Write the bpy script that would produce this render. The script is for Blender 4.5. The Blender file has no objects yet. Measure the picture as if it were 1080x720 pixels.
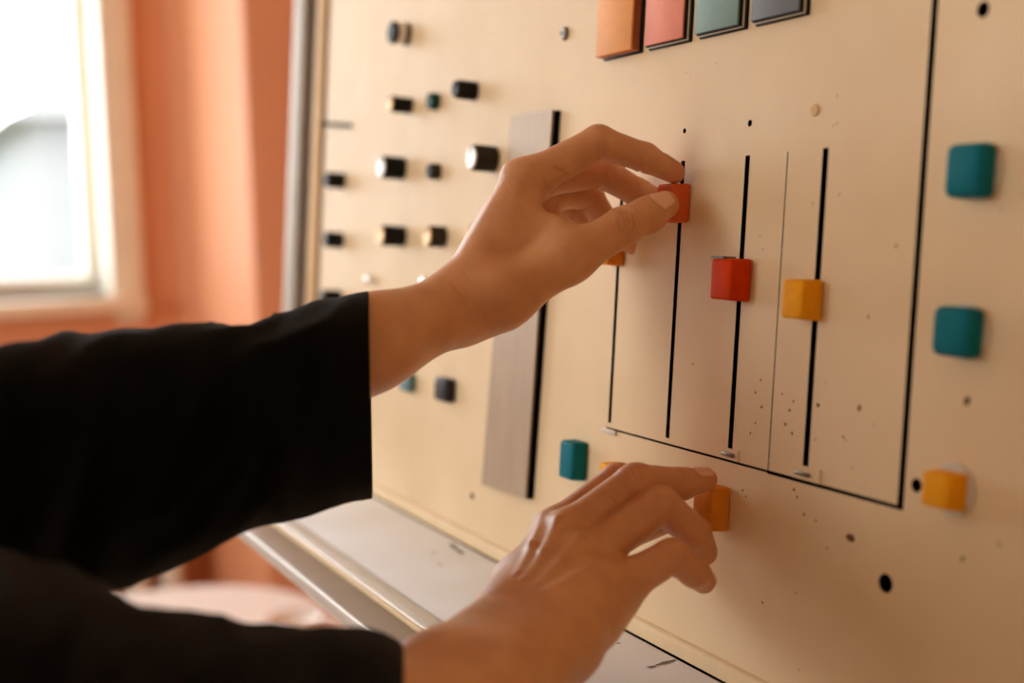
import bpy, bmesh, math, random
import numpy as np
from mathutils import Matrix, Vector, noise

random.seed(7)
scene = bpy.context.scene
COL = scene.collection

# ------------------------------------------------------------------ camera
Z0 = 1.15                                   # height of the panel's middle above the floor
FPX = 1350.0                                # focal length in pixels of a 1080 wide frame
RC = np.array([[0.44646746, 0.89442829, -0.0257846],
               [0.07888921, -0.06804989, -0.99455805],
               [-0.89131549, 0.44200368, -0.1009428]])   # rows: right, down, forward
CAM = np.array([0.57737108, -0.38500396, 0.0515841 + Z0])
cd = bpy.data.cameras.new('camera')
cam = bpy.data.objects.new('camera', cd)
COL.objects.link(cam)
cd.sensor_fit = 'HORIZONTAL'
cd.sensor_width = 36
cd.lens = FPX / 1080 * 36
cd.clip_start = 0.02
cd.dof.use_dof = True
cd.dof.focus_distance = 0.665
cd.dof.aperture_fstop = 3.8
cam.matrix_world = Matrix(((RC[0][0], -RC[1][0], -RC[2][0], CAM[0]),
                           (RC[0][1], -RC[1][1], -RC[2][1], CAM[1]),
                           (RC[0][2], -RC[1][2], -RC[2][2], CAM[2]),
                           (0, 0, 0, 1)))
scene.camera = cam

# ------------------------------------------------------------------ light
world = bpy.data.worlds.new('overcast_sky')
scene.world = world
world.use_nodes = True
wb = world.node_tree.nodes['Background']
wb.inputs['Color'].default_value = (0.93, 0.98, 1.0, 1)
wb.inputs['Strength'].default_value = 5.75
scene.view_settings.view_transform = 'Standard'
scene.view_settings.look = 'None'
scene.view_settings.gamma = 1
scene.view_settings.use_curve_mapping = False
scene.view_settings.exposure = 0.56
scene.cycles.max_bounces = 10
scene.cycles.diffuse_bounces = 6
scene.cycles.transparent_max_bounces = 12

XW = -2.40                                  # end wall with the window
WIN = (-1.30, 0.100, Z0 - 0.115, Z0 + 1.30)  # window opening in y and z
XR, YB, YF, ZC = 2.2, 0.62, -3.0, 2.9


def portal(name, loc, rot, sx, sy):
    d = bpy.data.lights.new(name, 'AREA')
    d.shape = 'RECTANGLE'
    d.size, d.size_y = sx, sy
    d.cycles.is_portal = True
    o = bpy.data.objects.new(name, d)
    o.location = loc
    o.rotation_euler = rot
    COL.objects.link(o)


portal('window_daylight', (XW - 0.12, (WIN[0] + WIN[1]) / 2, (WIN[2] + WIN[3]) / 2), (0, -math.pi / 2, 0),
       WIN[3] - WIN[2], WIN[1] - WIN[0])
ADDED_WIN = (-1.55, 0.10, Z0 - 0.115, Z0 + 1.30)  # unseen window, added to brighten the panel's right side, in x and z
portal('added_window_daylight', ((ADDED_WIN[0] + ADDED_WIN[1]) / 2, YF - 0.10, (ADDED_WIN[2] + ADDED_WIN[3]) / 2), (math.pi / 2, 0, 0),
       ADDED_WIN[1] - ADDED_WIN[0], ADDED_WIN[3] - ADDED_WIN[2])

# ------------------------------------------------------------------ helpers
TH = math.radians(4.8108)
PV = np.array([0, math.sin(TH), math.cos(TH)])
PN = np.array([0, -math.cos(TH), math.sin(TH)])
TILT = (-TH, 0, 0)


def P(u, v, h=0.0):
    """point on the leaning panel: u right, v up the face, h out of the face (metres)"""
    q = np.array([u, 0, Z0]) + PV * v + PN * h
    return Vector(q)


def view_point(x, y, d):
    q = np.array([(x - 540) / FPX, (y - 360) / FPX, 1.0]) * d
    return CAM + RC.T @ q


def tag(o, label=None, cat=None, group=None, kind=None):
    if label: o['label'] = label
    if cat: o['category'] = cat
    if group: o['group'] = group
    if kind: o['kind'] = kind
    return o


def empty(name, loc, label=None, cat=None, group=None):
    o = bpy.data.objects.new(name, None)
    o.location = loc
    o.empty_display_size = 0.05
    COL.objects.link(o)
    return tag(o, label, cat, group)


def link(name, me, mat, parent=None, world_coords=True, smooth=False):
    o = bpy.data.objects.new(name, me)
    COL.objects.link(o)
    if mat is not None:
        me.materials.append(mat)
    if smooth:
        me.polygons.foreach_set('use_smooth', [True] * len(me.polygons))
    if parent is not None:
        o.parent = parent
        if world_coords:
            o.matrix_parent_inverse = Matrix.Translation(parent.location).inverted()
    return o


def from_bm(name, bm, mat, parent=None, world_coords=True, smooth=False):
    bmesh.ops.recalc_face_normals(bm, faces=bm.faces)
    me = bpy.data.meshes.new(name)
    bm.to_mesh(me)
    bm.free()
    return link(name, me, mat, parent, world_coords, smooth)


def auto_smooth(o, ang=40):
    me = o.data
    bm = bmesh.new(); bm.from_mesh(me)
    for e in bm.edges:
        if len(e.link_faces) == 2:
            e.smooth = e.calc_face_angle(0) < math.radians(ang)
    for f in bm.faces: f.smooth = True
    bm.to_mesh(me); bm.free()
    return o


def add_box(bm, a, b, bevel=0.0, seg=2, M=None):
    r = bmesh.ops.create_cube(bm, size=1.0)
    vs = r['verts']
    for v in vs:
        v.co = Vector(((a[0] + b[0]) / 2 + v.co.x * (b[0] - a[0]), (a[1] + b[1]) / 2 + v.co.y * (b[1] - a[1]),
                       (a[2] + b[2]) / 2 + v.co.z * (b[2] - a[2])))
    if M is not None:
        for v in vs: v.co = M @ v.co
    if bevel > 0:
        es = list({e for v in vs for e in v.link_edges})
        bmesh.ops.bevel(bm, geom=es, offset=bevel, segments=seg, profile=0.5, affect='EDGES')


def box(name, a, b, mat, parent=None, bevel=0.0, seg=2, world_coords=True, M=None):
    bm = bmesh.new()
    add_box(bm, a, b, bevel, seg, M)
    o = from_bm(name, bm, mat, parent, world_coords)
    if bevel > 0: auto_smooth(o, 50)
    return o


PANEL_M = Matrix.Translation((0, 0, Z0)) @ Matrix.Rotation(-TH, 4, 'X')


def pbox(name, u0, u1, v0, v1, h0, h1, mat, parent, bevel=0.0):
    """box in panel coordinates"""
    return box(name, (u0, -h1, v0), (u1, -h0, v1), mat, parent, bevel, 2, True, PANEL_M)


def lathe(name, prof, mat, parent=None, seg=32, world_coords=False):
    """profile of (radius, height out of the face) turned about the local -Y axis"""
    bm = bmesh.new()
    rings = []
    for r, h in prof:
        if r < 1e-6:
            rings.append([bm.verts.new((0, -h, 0))])
        else:
            rings.append([bm.verts.new((r * math.cos(2 * math.pi * i / seg), -h, r * math.sin(2 * math.pi * i / seg)))
                          for i in range(seg)])
    for a, b in zip(rings, rings[1:]):
        for i in range(seg):
            j = (i + 1) % seg
            if len(a) == 1 and len(b) > 1: bm.faces.new((a[0], b[i], b[j]))
            elif len(b) == 1 and len(a) > 1: bm.faces.new((a[i], a[j], b[0]))
            elif len(a) > 1: bm.faces.new((a[i], a[j], b[j], b[i]))
    o = from_bm(name, bm, mat, parent, world_coords)
    return auto_smooth(o, 35)


# ------------------------------------------------------------------ materials
def lin(r, g, b):
    f = lambda c: ((c / 255 + 0.055) / 1.055) ** 2.4 if c > 10 else c / 255 / 12.92
    return (f(r), f(g), f(b), 1)


def material(name, col, rough=0.5, metal=0.0, var=0.0, vscale=30, bump=0.0, bscale=200, spec=0.5, rvar=0.0,
             col2=None, sheen=0.0, stretch=None):
    m = bpy.data.materials.new(name)
    m.use_nodes = True
    nt = m.node_tree
    n = nt.nodes
    p = n['Principled BSDF']
    p.inputs['Base Color'].default_value = col
    p.inputs['Roughness'].default_value = rough
    p.inputs['Metallic'].default_value = metal
    p.inputs['Specular IOR Level'].default_value = spec
    if sheen:
        p.inputs['Sheen Weight'].default_value = sheen
        p.inputs['Sheen Roughness'].default_value = 0.45
    tc = n.new('ShaderNodeTexCoord')
    src = tc.outputs['Object']
    if stretch:
        mp = n.new('ShaderNodeMapping')
        mp.inputs['Scale'].default_value = stretch
        nt.links.new(src, mp.inputs['Vector'])
        src = mp.outputs['Vector']
    if var > 0 or col2 or rvar > 0:
        t = n.new('ShaderNodeTexNoise')
        t.inputs['Scale'].default_value = vscale
        t.inputs['Detail'].default_value = 6
        t.inputs['Roughness'].default_value = 0.6
        nt.links.new(src, t.inputs['Vector'])
        if var > 0 or col2:
            r = n.new('ShaderNodeValToRGB')
            c2 = col2 or tuple(c * (1 - var) for c in col[:3]) + (1,)
            r.color_ramp.elements[0].color = c2
            r.color_ramp.elements[1].color = col if col2 else tuple(min(1, c * (1 + var * 0.4)) for c in col[:3]) + (1,)
            r.color_ramp.elements[0].position = 0.32
            r.color_ramp.elements[1].position = 0.66
            nt.links.new(t.outputs['Fac'], r.inputs['Fac'])
            nt.links.new(r.outputs['Color'], p.inputs['Base Color'])
        if rvar > 0:
            mr = n.new('ShaderNodeMapRange')
            mr.inputs['To Min'].default_value = max(0, rough - rvar)
            mr.inputs['To Max'].default_value = min(1, rough + rvar)
            nt.links.new(t.outputs['Fac'], mr.inputs['Value'])
            nt.links.new(mr.outputs['Result'], p.inputs['Roughness'])
    if bump > 0:
        t2 = n.new('ShaderNodeTexNoise')
        t2.inputs['Scale'].default_value = bscale
        t2.inputs['Detail'].default_value = 4
        nt.links.new(src, t2.inputs['Vector'])
        b = n.new('ShaderNodeBump')
        b.inputs['Strength'].default_value = bump
        b.inputs['Distance'].default_value = 0.001
        nt.links.new(t2.outputs['Fac'], b.inputs['Height'])
        nt.links.new(b.outputs['Normal'], p.inputs['Normal'])
    return m


def panel_paint(name, col, dark):
    """aged cream enamel: soft mottling, tiny brown specks, gently dented sheet"""
    m = bpy.data.materials.new(name)
    m.use_nodes = True
    nt = m.node_tree; n = nt.nodes; L = nt.links
    p = n['Principled BSDF']
    tc = n.new('ShaderNodeTexCoord')
    big = n.new('ShaderNodeTexNoise'); big.inputs['Scale'].default_value = 9; big.inputs['Detail'].default_value = 8
    L.new(tc.outputs['Object'], big.inputs['Vector'])
    r1 = n.new('ShaderNodeValToRGB')
    r1.color_ramp.elements[0].position = 0.3; r1.color_ramp.elements[0].color = dark
    r1.color_ramp.elements[1].position = 0.65; r1.color_ramp.elements[1].color = col
    L.new(big.outputs['Fac'], r1.inputs['Fac'])
    # specks: small voronoi cells let through by a patchy mask
    vo = n.new('ShaderNodeTexVoronoi'); vo.inputs['Scale'].default_value = 150
    L.new(tc.outputs['Object'], vo.inputs['Vector'])
    lt = n.new('ShaderNodeMath'); lt.operation = 'LESS_THAN'; lt.inputs[1].default_value = 0.13
    L.new(vo.outputs['Distance'], lt.inputs[0])
    mk = n.new('ShaderNodeTexNoise'); mk.inputs['Scale'].default_value = 13; mk.inputs['Detail'].default_value = 2
    L.new(tc.outputs['Object'], mk.inputs['Vector'])
    gt = n.new('ShaderNodeMath'); gt.operation = 'GREATER_THAN'; gt.inputs[1].default_value = 0.63
    L.new(mk.outputs['Fac'], gt.inputs[0])
    mu = n.new('ShaderNodeMath'); mu.operation = 'MULTIPLY'
    L.new(lt.outputs[0], mu.inputs[0]); L.new(gt.outputs[0], mu.inputs[1])
    mu2 = n.new('ShaderNodeMath'); mu2.operation = 'MULTIPLY'; mu2.inputs[1].default_value = 0.35
    L.new(mu.outputs[0], mu2.inputs[0])
    mix = n.new('ShaderNodeMix'); mix.data_type = 'RGBA'
    mix.inputs['B'].default_value = lin(120, 82, 50)
    L.new(mu2.outputs[0], mix.inputs['Factor']); L.new(r1.outputs['Color'], mix.inputs['A'])
    L.new(mix.outputs['Result'], p.inputs['Base Color'])
    rr = n.new('ShaderNodeMapRange'); rr.inputs['To Min'].default_value = 0.42; rr.inputs['To Max'].default_value = 0.58
    p.inputs['Specular IOR Level'].default_value = 0.22
    L.new(big.outputs['Fac'], rr.inputs['Value']); L.new(rr.outputs['Result'], p.inputs['Roughness'])
    w = n.new('ShaderNodeTexNoise'); w.inputs['Scale'].default_value = 11; w.inputs['Detail'].default_value = 1
    L.new(tc.outputs['Object'], w.inputs['Vector'])
    b = n.new('ShaderNodeBump'); b.inputs['Strength'].default_value = 0.35; b.inputs['Distance'].default_value = 0.006
    L.new(w.outputs['Fac'], b.inputs['Height'])
    g = n.new('ShaderNodeTexNoise'); g.inputs['Scale'].default_value = 420; g.inputs['Detail'].default_value = 3
    L.new(tc.outputs['Object'], g.inputs['Vector'])
    b2 = n.new('ShaderNodeBump'); b2.inputs['Strength'].default_value = 0.12; b2.inputs['Distance'].default_value = 0.0006
    L.new(g.outputs['Fac'], b2.inputs['Height']); L.new(b.outputs['Normal'], b2.inputs['Normal'])
    L.new(b2.outputs['Normal'], p.inputs['Normal'])
    return m


M = {}
M['panel'] = panel_paint('cream_enamel', lin(230, 205, 166), lin(218, 190, 148))
M['ledge'] = panel_paint('worn_cream_enamel', lin(236, 240, 246), lin(226, 226, 226))
M['cream_trim'] = material('cream_trim', lin(226, 200, 158), 0.6, spec=0.3, var=0.08, vscale=25, bump=0.1)
M['tan_strip'] = material('tan_strip', lin(214, 176, 126), 0.7, spec=0.2, var=0.1, vscale=20)
M['dark'] = material('dark_recess', lin(9, 7, 6), 0.95, var=0.3, vscale=60, spec=0.05)
M['dark_brown'] = material('dark_brown_strip', lin(74, 52, 36), 0.6, var=0.2)
M['alu'] = material('aluminium', (0.62, 0.60, 0.56, 1), 0.55, 1.0, var=0.1, vscale=40, bump=0.08, bscale=300, stretch=(1, 8, 8))
M['rail'] = material('dull_rail', lin(186, 178, 166), 0.6, 0.2, var=0.1, vscale=30, spec=0.3)
M['taupe'] = material('taupe_fascia', lin(150, 134, 116), 0.45, var=0.1)
M['plate'] = material('brushed_plate', lin(172, 150, 124), 0.5, 0.25, var=0.12, vscale=16, bump=0.15, bscale=180, rvar=0.08, stretch=(9, 9, 1))
M['black'] = material('black_bakelite', lin(20, 19, 18), 0.5, spec=0.2, var=0.25, vscale=80)
M['charcoal'] = material('charcoal_plastic', lin(44, 42, 42), 0.55, spec=0.2, var=0.2, vscale=90)
M['olive'] = material('dark_olive_plastic', lin(56, 50, 40), 0.5, spec=0.2, var=0.2, vscale=90)
M['silver_cap'] = material('silver_cap', lin(232, 229, 224), 0.4, 0.35, spec=0.3, var=0.08, vscale=60)
M['brass_cap'] = material('brass_cap', lin(236, 192, 134), 0.42, 0.35, spec=0.4, var=0.12, vscale=60)
M['white_plastic'] = material('white_plastic', lin(250, 248, 242), 0.2, var=0.02)
M['green_knob'] = material('green_plastic', lin(30, 74, 66), 0.5, spec=0.2, var=0.15, vscale=80)
M['teal'] = material('teal_plastic', lin(16, 110, 124), 0.55, spec=0.08, var=0.14, vscale=70, bump=0.08, bscale=350)
M['teal_light'] = material('blue_grey_plastic', lin(96, 134, 142), 0.42, var=0.12, vscale=70)
M['amber'] = material('amber_plastic', lin(238, 162, 22), 0.55, spec=0.08, var=0.12, vscale=70, bump=0.06, bscale=350)
M['orange'] = material('orange_plastic', lin(222, 138, 34), 0.55, spec=0.08, var=0.12, vscale=70, bump=0.06, bscale=350)
M['red'] = material('red_plastic', lin(208, 62, 2), 0.55, spec=0.05, var=0.14, vscale=70, bump=0.06, bscale=350)
M['coral'] = material('coral_red_plastic', lin(214, 100, 50), 0.55, spec=0.08, var=0.12, vscale=70)
M['collar'] = material('pale_collar', lin(206, 196, 178), 0.5, var=0.08)
M['btn_orange'] = material('orange_button', lin(232, 160, 92), 0.6, spec=0.25, var=0.1, vscale=40)
M['btn_pink'] = material('pink_button', lin(232, 144, 118), 0.6, spec=0.25, var=0.1, vscale=40)
M['btn_green'] = material('sage_button', lin(128, 156, 148), 0.6, spec=0.25, var=0.12, vscale=40)
M['btn_grey'] = material('slate_button', lin(112, 116, 120), 0.6, spec=0.25, var=0.12, vscale=40)
M['orange_side'] = material('brown_orange_side', lin(168, 84, 36), 0.45, var=0.1)
M['steel'] = material('dull_steel', lin(120, 108, 94), 0.4, 0.8, var=0.15)
M['chip'] = material('bare_chip', lin(112, 76, 46), 0.8, spec=0.1, var=0.25, vscale=200)
M['scuff'] = material('grey_scuff', lin(96, 92, 84), 0.6, var=0.3, vscale=200)
M['wall'] = material('orange_wall_paint', lin(224, 154, 112), 0.62, var=0.05, vscale=3, bump=0.15, bscale=60)
M['wall_cream'] = material('cream_wall_paint', lin(238, 220, 186), 0.7, var=0.03, vscale=3)
M['ceiling'] = material('ceiling_paint', lin(236, 214, 190), 0.8, var=0.03, vscale=3)
M['floor'] = material('floor_boards', lin(206, 182, 150), 0.5, var=0.25, vscale=6, stretch=(1, 8, 1))
M['frame_white'] = material('window_frame_paint', lin(248, 242, 228), 0.4, var=0.03)
M['casing'] = material('casing_paint', lin(244, 228, 202), 0.5, var=0.05)
M['table_white'] = material('white_laminate', lin(240, 234, 226), 0.35, var=0.02)
M['chrome'] = material('chrome', (0.85, 0.85, 0.85, 1), 0.12, 1.0)
M['radiator'] = material('radiator_enamel', lin(238, 230, 216), 0.4, var=0.03)
M['cabinet'] = material('cabinet_side', lin(190, 160, 120), 0.5, var=0.08)
M['facade'] = material('pale_render', lin(112, 113, 114), 0.9, var=0.05, vscale=2)
M['roof'] = material('grey_roof', lin(120, 120, 120), 0.9, var=0.1, vscale=4)
M['far_glass'] = material('far_window_glass', lin(70, 80, 90), 0.2)
M['ground'] = material('pale_ground', lin(130, 135, 115), 0.9, var=0.15, vscale=0.6)

g = bpy.data.materials.new('window_glass'); g.use_nodes = True
nt = g.node_tree; nt.nodes.remove(nt.nodes['Principled BSDF'])
tr = nt.nodes.new('ShaderNodeBsdfTransparent'); gl = nt.nodes.new('ShaderNodeBsdfGlossy'); gl.inputs['Roughness'].default_value = 0.02
mx = nt.nodes.new('ShaderNodeMixShader'); mx.inputs[0].default_value = 0.06
nt.links.new(tr.outputs[0], mx.inputs[1]); nt.links.new(gl.outputs[0], mx.inputs[2])
nt.links.new(mx.outputs[0], nt.nodes['Material Output'].inputs['Surface'])
M['glass'] = g

# ------------------------------------------------------------------ the room
def structure(o): o['kind'] = 'structure'; return o

structure(box('floor', (XW - 0.2, YF - 0.15, -0.1), (XR + 0.15, YB + 0.15, 0), M['floor']))
structure(box('ceiling', (XW - 0.2, YF - 0.15, ZC), (XR + 0.15, YB + 0.15, ZC + 0.1), M['ceiling']))
structure(box('wall_back', (XW - 0.2, YB, 0), (XR + 0.15, YB + 0.15, ZC), M['wall']))
bm = bmesh.new()
xa, xb = XW - 0.2, XR + 0.15
add_box(bm, (xa, YF - 0.15, 0), (xb, YF, ADDED_WIN[2]))
add_box(bm, (xa, YF - 0.15, ADDED_WIN[3]), (xb, YF, ZC))
add_box(bm, (xa, YF - 0.15, ADDED_WIN[2]), (ADDED_WIN[0], YF, ADDED_WIN[3]))
add_box(bm, (ADDED_WIN[1], YF - 0.15, ADDED_WIN[2]), (xb, YF, ADDED_WIN[3]))
structure(from_bm('wall_front', bm, M['wall_cream']))
structure(box('wall_right', (XR, YF, 0), (XR + 0.15, YB, ZC), M['wall_cream']))
bm = bmesh.new()
add_box(bm, (XW - 0.2, YF, 0), (XW, YB, WIN[2]))
add_box(bm, (XW - 0.2, YF, WIN[3]), (XW, YB, ZC))
add_box(bm, (XW - 0.2, YF, WIN[2]), (XW, WIN[0], WIN[3]))
add_box(bm, (XW - 0.2, WIN[1], WIN[2]), (XW, YB, WIN[3]))
structure(from_bm('wall_left', bm, M['wall']))
# pilaster in the corner beside the window: coved into the end wall, its arris rounded
bm = bmesh.new()
prof = [(XW, 0.240)] + [(XW + 0.44 * (1 - math.cos(t)), 0.240 + 0.050 * math.sin(t)) for t in [math.radians(a) for a in range(6, 91, 6)]]
prof += [(-1.945, 0.290), (-1.935, 0.294), (-1.930, 0.304), (-1.930, YB), (XW, YB)]
lo_ = [bm.verts.new((x, y, 0)) for x, y in prof]; hi_ = [bm.verts.new((x, y, ZC)) for x, y in prof]
for i in range(len(prof)):
    j = (i + 1) % len(prof)
    bm.faces.new((lo_[i], lo_[j], hi_[j], hi_[i]))
bm.faces.new(lo_); bm.faces.new(hi_)
structure(auto_smooth(from_bm('trim_1', bm, M['wall']), 30))
# window: casing, frame, sash, pane
w = structure(empty('window_1', (XW, (WIN[0] + WIN[1]) / 2, WIN[2])))
y0, y1, z0, z1 = WIN
cs = 0.06
box('window_casing', (XW - 0.02, y1, z0 - cs), (XW + 0.02, y1 + cs, z1 + cs), M['casing'], w, 0.004)
box('window_casing', (XW - 0.02, y0 - cs, z0 - cs), (XW + 0.02, y0, z1 + cs), M['casing'], w, 0.004)
box('window_casing', (XW - 0.02, y0, z1), (XW + 0.02, y1, z1 + cs), M['casing'], w, 0.004)
box('window_sill', (XW - 0.18, y0 - cs, z0 - 0.035), (XW + 0.05, y1 + cs, z0), M['casing'], w, 0.006)
fw = 0.045
for a, b in (((y0, z0), (y0 + fw, z1)), ((y1 - fw, z0), (y1, z1)), ((y0 + fw, z0), (y1 - fw, z0 + fw)), ((y0 + fw, z1 - fw), (y1 - fw, z1)),
             (((y0 + y1) / 2 - fw, z0 + fw), ((y0 + y1) / 2 + fw, z1 - fw))):
    box('window_frame', (XW - 0.19, a[0], a[1]), (XW - 0.13, b[0], b[1]), M['frame_white'], w, 0.004)
ym = (y0 + y1) / 2
for a, b in ((y0 + fw, ym - fw), (ym + fw, y1 - fw)):
    box('window_pane', (XW - 0.162, a, z0 + fw), (XW - 0.158, b, z1 - fw), M['glass'], w)
for ya in (y0, y1 - 0.012):
    box('window_jamb', (XW - 0.13, ya, z0), (XW + 0.021, ya + 0.012, z1), M['frame_white'], w, 0.002)
x0, x1, z0, z1 = ADDED_WIN
w = structure(empty('added_window', ((x0 + x1) / 2, YF, z0)))  # added window out of view, lets in fill light for the panel
for a, b in (((x0 - cs, z0 - cs), (x0, z1 + cs)), ((x1, z0 - cs), (x1 + cs, z1 + cs)), ((x0, z1), (x1, z1 + cs))):
    box('window_casing', (a[0], YF - 0.02, a[1]), (b[0], YF + 0.02, b[1]), M['casing'], w, 0.004)
box('window_sill', (x0 - cs, YF - 0.14, z0 - 0.035), (x1 + cs, YF + 0.05, z0), M['casing'], w, 0.006)
for a, b in (((x0, z0), (x0 + fw, z1)), ((x1 - fw, z0), (x1, z1)), ((x0 + fw, z0), (x1 - fw, z0 + fw)), ((x0 + fw, z1 - fw), (x1 - fw, z1))):
    box('window_frame', (a[0], YF - 0.12, a[1]), (b[0], YF - 0.07, b[1]), M['frame_white'], w, 0.004)
box('window_pane', (x0 + fw, YF - 0.102, z0 + fw), (x1 - fw, YF - 0.098, z1 - fw), M['glass'], w)
# skirting board along the end wall
structure(box('baseboard_left', (XW, YF, 0), (XW + 0.018, 0.29, 0.09), M['casing'], bevel=0.003))

# ------------------------------------------------------------------ outside
structure(box('outdoor_ground', (-60, -40, -3.2), (XW - 0.6, 40, -3.0), M['ground']))


def house(name, label, x0, x1, ya, yb, zb, zt, zr):
    h = empty(name, ((x0 + x1) / 2, (ya + yb) / 2, zb), label, 'house')
    box('wall', (x0, ya, zb), (x1, yb, zt), M['facade'], h)
    bm = bmesh.new()
    e = 0.3
    vs = [bm.verts.new(c) for c in ((x0 - e, ya - e, zt - 0.1), (x1 + e, ya - e, zt - 0.1), (x1 + e, yb + e, zt - 0.1), (x0 - e, yb + e, zt - 0.1),
                                    (x0 - e, (ya + yb) / 2, zr), (x1 + e, (ya + yb) / 2, zr))]
    for f in ((0, 1, 5, 4), (2, 3, 4, 5), (1, 2, 5), (3, 0, 4), (0, 3, 2, 1)): bm.faces.new([vs[i] for i in f])
    from_bm('roof', bm, M['roof'], h)
    nw = max(1, int((yb - ya) / 2))
    for k in range(nw):
        yc = ya + (k + 0.5) * (yb - ya) / nw
        for zc in (zb + 1.6, zb + 4.2):
            if zc + 1 < zt:
                box('window', (x1 - 0.05, yc - 0.45, zc - 0.6), (x1 + 0.03, yc + 0.45, zc + 0.6), M['far_glass'], h)


house('house', 'pale house with a grey pitched roof seen through the window', -19, -12, 1.05, 6.5, -3.0, 2.25, 3.6)

# ------------------------------------------------------------------ console
con = empty('control_console', (0.0, 0.28, 0.0), 'cream painted studio control console with leaning panel of knobs, sliders and buttons', 'control panel')


def sheet(name, u0, u1, v0, v1, h0, h1, rects, rounds, mat, parent):
    """metal sheet in the panel plane with rectangular cut-outs and round holes"""
    sq = [(cu, cv, r, r * 1.6) for cu, cv, r in rounds]
    us = sorted({u0, u1} | {x for a in rects for x in a[:2]} | {c[0] + s * c[3] for c in sq for s in (-1, 1)})
    vs = sorted({v0, v1} | {x for a in rects for x in a[2:]} | {c[1] + s * c[3] for c in sq for s in (-1, 1)})
    us = [u for u in us if u0 <= u <= u1]; vs = [v for v in vs if v0 <= v <= v1]
    bm = bmesh.new(); cache = {}

    def V(u, v, h):
        k = (round(u, 6), round(v, 6), round(h, 6))
        if k not in cache: cache[k] = bm.verts.new(P(u, v, h))
        return cache[k]

    def state(i, j):
        if not (0 <= i < len(us) - 1 and 0 <= j < len(vs) - 1): return 0
        cu, cv = (us[i] + us[i + 1]) / 2, (vs[j] + vs[j + 1]) / 2
        for a in rects:
            if a[0] < cu < a[1] and a[2] < cv < a[3]: return 0
        for c in sq:
            if abs(cu - c[0]) < c[3] and abs(cv - c[1]) < c[3]: return 2
        return 1
    for i in range(len(us) - 1):
        for j in range(len(vs) - 1):
            s = state(i, j)
            a, b, c, d = us[i], us[i + 1], vs[j], vs[j + 1]
            if s == 1: bm.faces.new((V(a, c, h1), V(b, c, h1), V(b, d, h1), V(a, d, h1)))
            if s:
                for di, dj, e in ((-1, 0, ((a, c), (a, d))), (1, 0, ((b, c), (b, d))), (0, -1, ((a, c), (b, c))), (0, 1, ((a, d), (b, d)))):
                    if not state(i + di, j + dj):
                        bm.faces.new((V(*e[0], h1), V(*e[1], h1), V(*e[1], h0), V(*e[0], h0))).material_index = 1
    N = 16
    for cu, cv, r, s in sq:
        def outer(t):
            x, y = math.cos(t), math.sin(t); k = s / max(abs(x), abs(y)); return cu + x * k, cv + y * k
        for k in range(N):
            t0, t1 = 2 * math.pi * k / N, 2 * math.pi * (k + 1) / N
            c0 = (cu + r * math.cos(t0), cv + r * math.sin(t0)); c1 = (cu + r * math.cos(t1), cv + r * math.sin(t1))
            bm.faces.new((V(*c0, h1), V(*outer(t0), h1), V(*outer(t1), h1), V(*c1, h1)))
            bm.faces.new((V(*c0, h1), V(*c1, h1), V(*c1, h0), V(*c0, h0))).material_index = 1
    o = from_bm(name, bm, mat, parent)
    o.data.materials.append(M['dark'])
    return o


LZ = Z0 - 0.1845
VB, VT, UL, UR = -0.178, 0.62, -0.612, 0.75
slots = [(-0.0627, -0.0593, -0.073, 0.0765), (-0.0018, 0.0018, -0.073, 0.0765),
         (0.0547, 0.0585, -0.0725, 0.0765), (0.1128, 0.1168, -0.0715, 0.0770)]
grooves = [(0.0873, 0.0881, -0.0762, 0.0766), (-0.0640, 0.0881, -0.0770, -0.0758), (0.0873, 0.1748, -0.0775, -0.0757), (0.1748, 0.1784, -0.0775, VT - 0.1)]
holes = [(-0.0004, 0.0924, 0.0014), (0.0567, 0.0923, 0.0017), (0.2026, 0.1259, 0.0032), (0.1712, -0.1101, 0.0042), (-0.2441, -0.1509, 0.0026),
         (0.1850, -0.0655, 0.0030)]
sheet('face_panel', UL, UR, VB, VT, -0.004, 0.0, slots + grooves, holes, M['panel'], con)
pbox('backing_board', UL - 0.1, UR, VB - 0.02, VT, -0.020, -0.012, M['dark'], con)
# left edge: groove, tan strip, dark strip, aluminium edge
pbox('edge_strip', -0.648, -0.622, VB - 0.01, VT, -0.012, 0.002, M['tan_strip'], con, 0.001)
pbox('edge_recess', -0.684, -0.648, VB - 0.01, VT, -0.012, -0.004, M['dark_brown'], con)
pbox('edge_rail', -0.720, -0.684, VB - 0.01, VT, -0.020, 0.004, M['rail'], con, 0.002)
o = box('latch_bar', (-0.042, -0.0045, -0.0016), (0.042, 0.0, 0.0016), M['dark'], con, 0.0012)
o.location = P(-0.578, 0.1368, 0)
o.rotation_euler = (Matrix.Rotation(-TH, 3, 'X') @ Matrix.Rotation(0.09, 3, 'Y')).to_euler()
pbox('top_rail', -0.720, UR, VT, VT + 0.03, -0.020, 0.006, M['alu'], con, 0.002)
# cabinet body behind and below, down to the floor
box('cabinet', (-0.712, 0.065, LZ - 0.03), (UR, 0.48, Z0 + VT * 0.97), M['cabinet'], con, 0.004)
box('pedestal', (0.0, 0.0, 0.0), (UR, 0.44, LZ - 0.03), M['cabinet'], con, 0.004)

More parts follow.
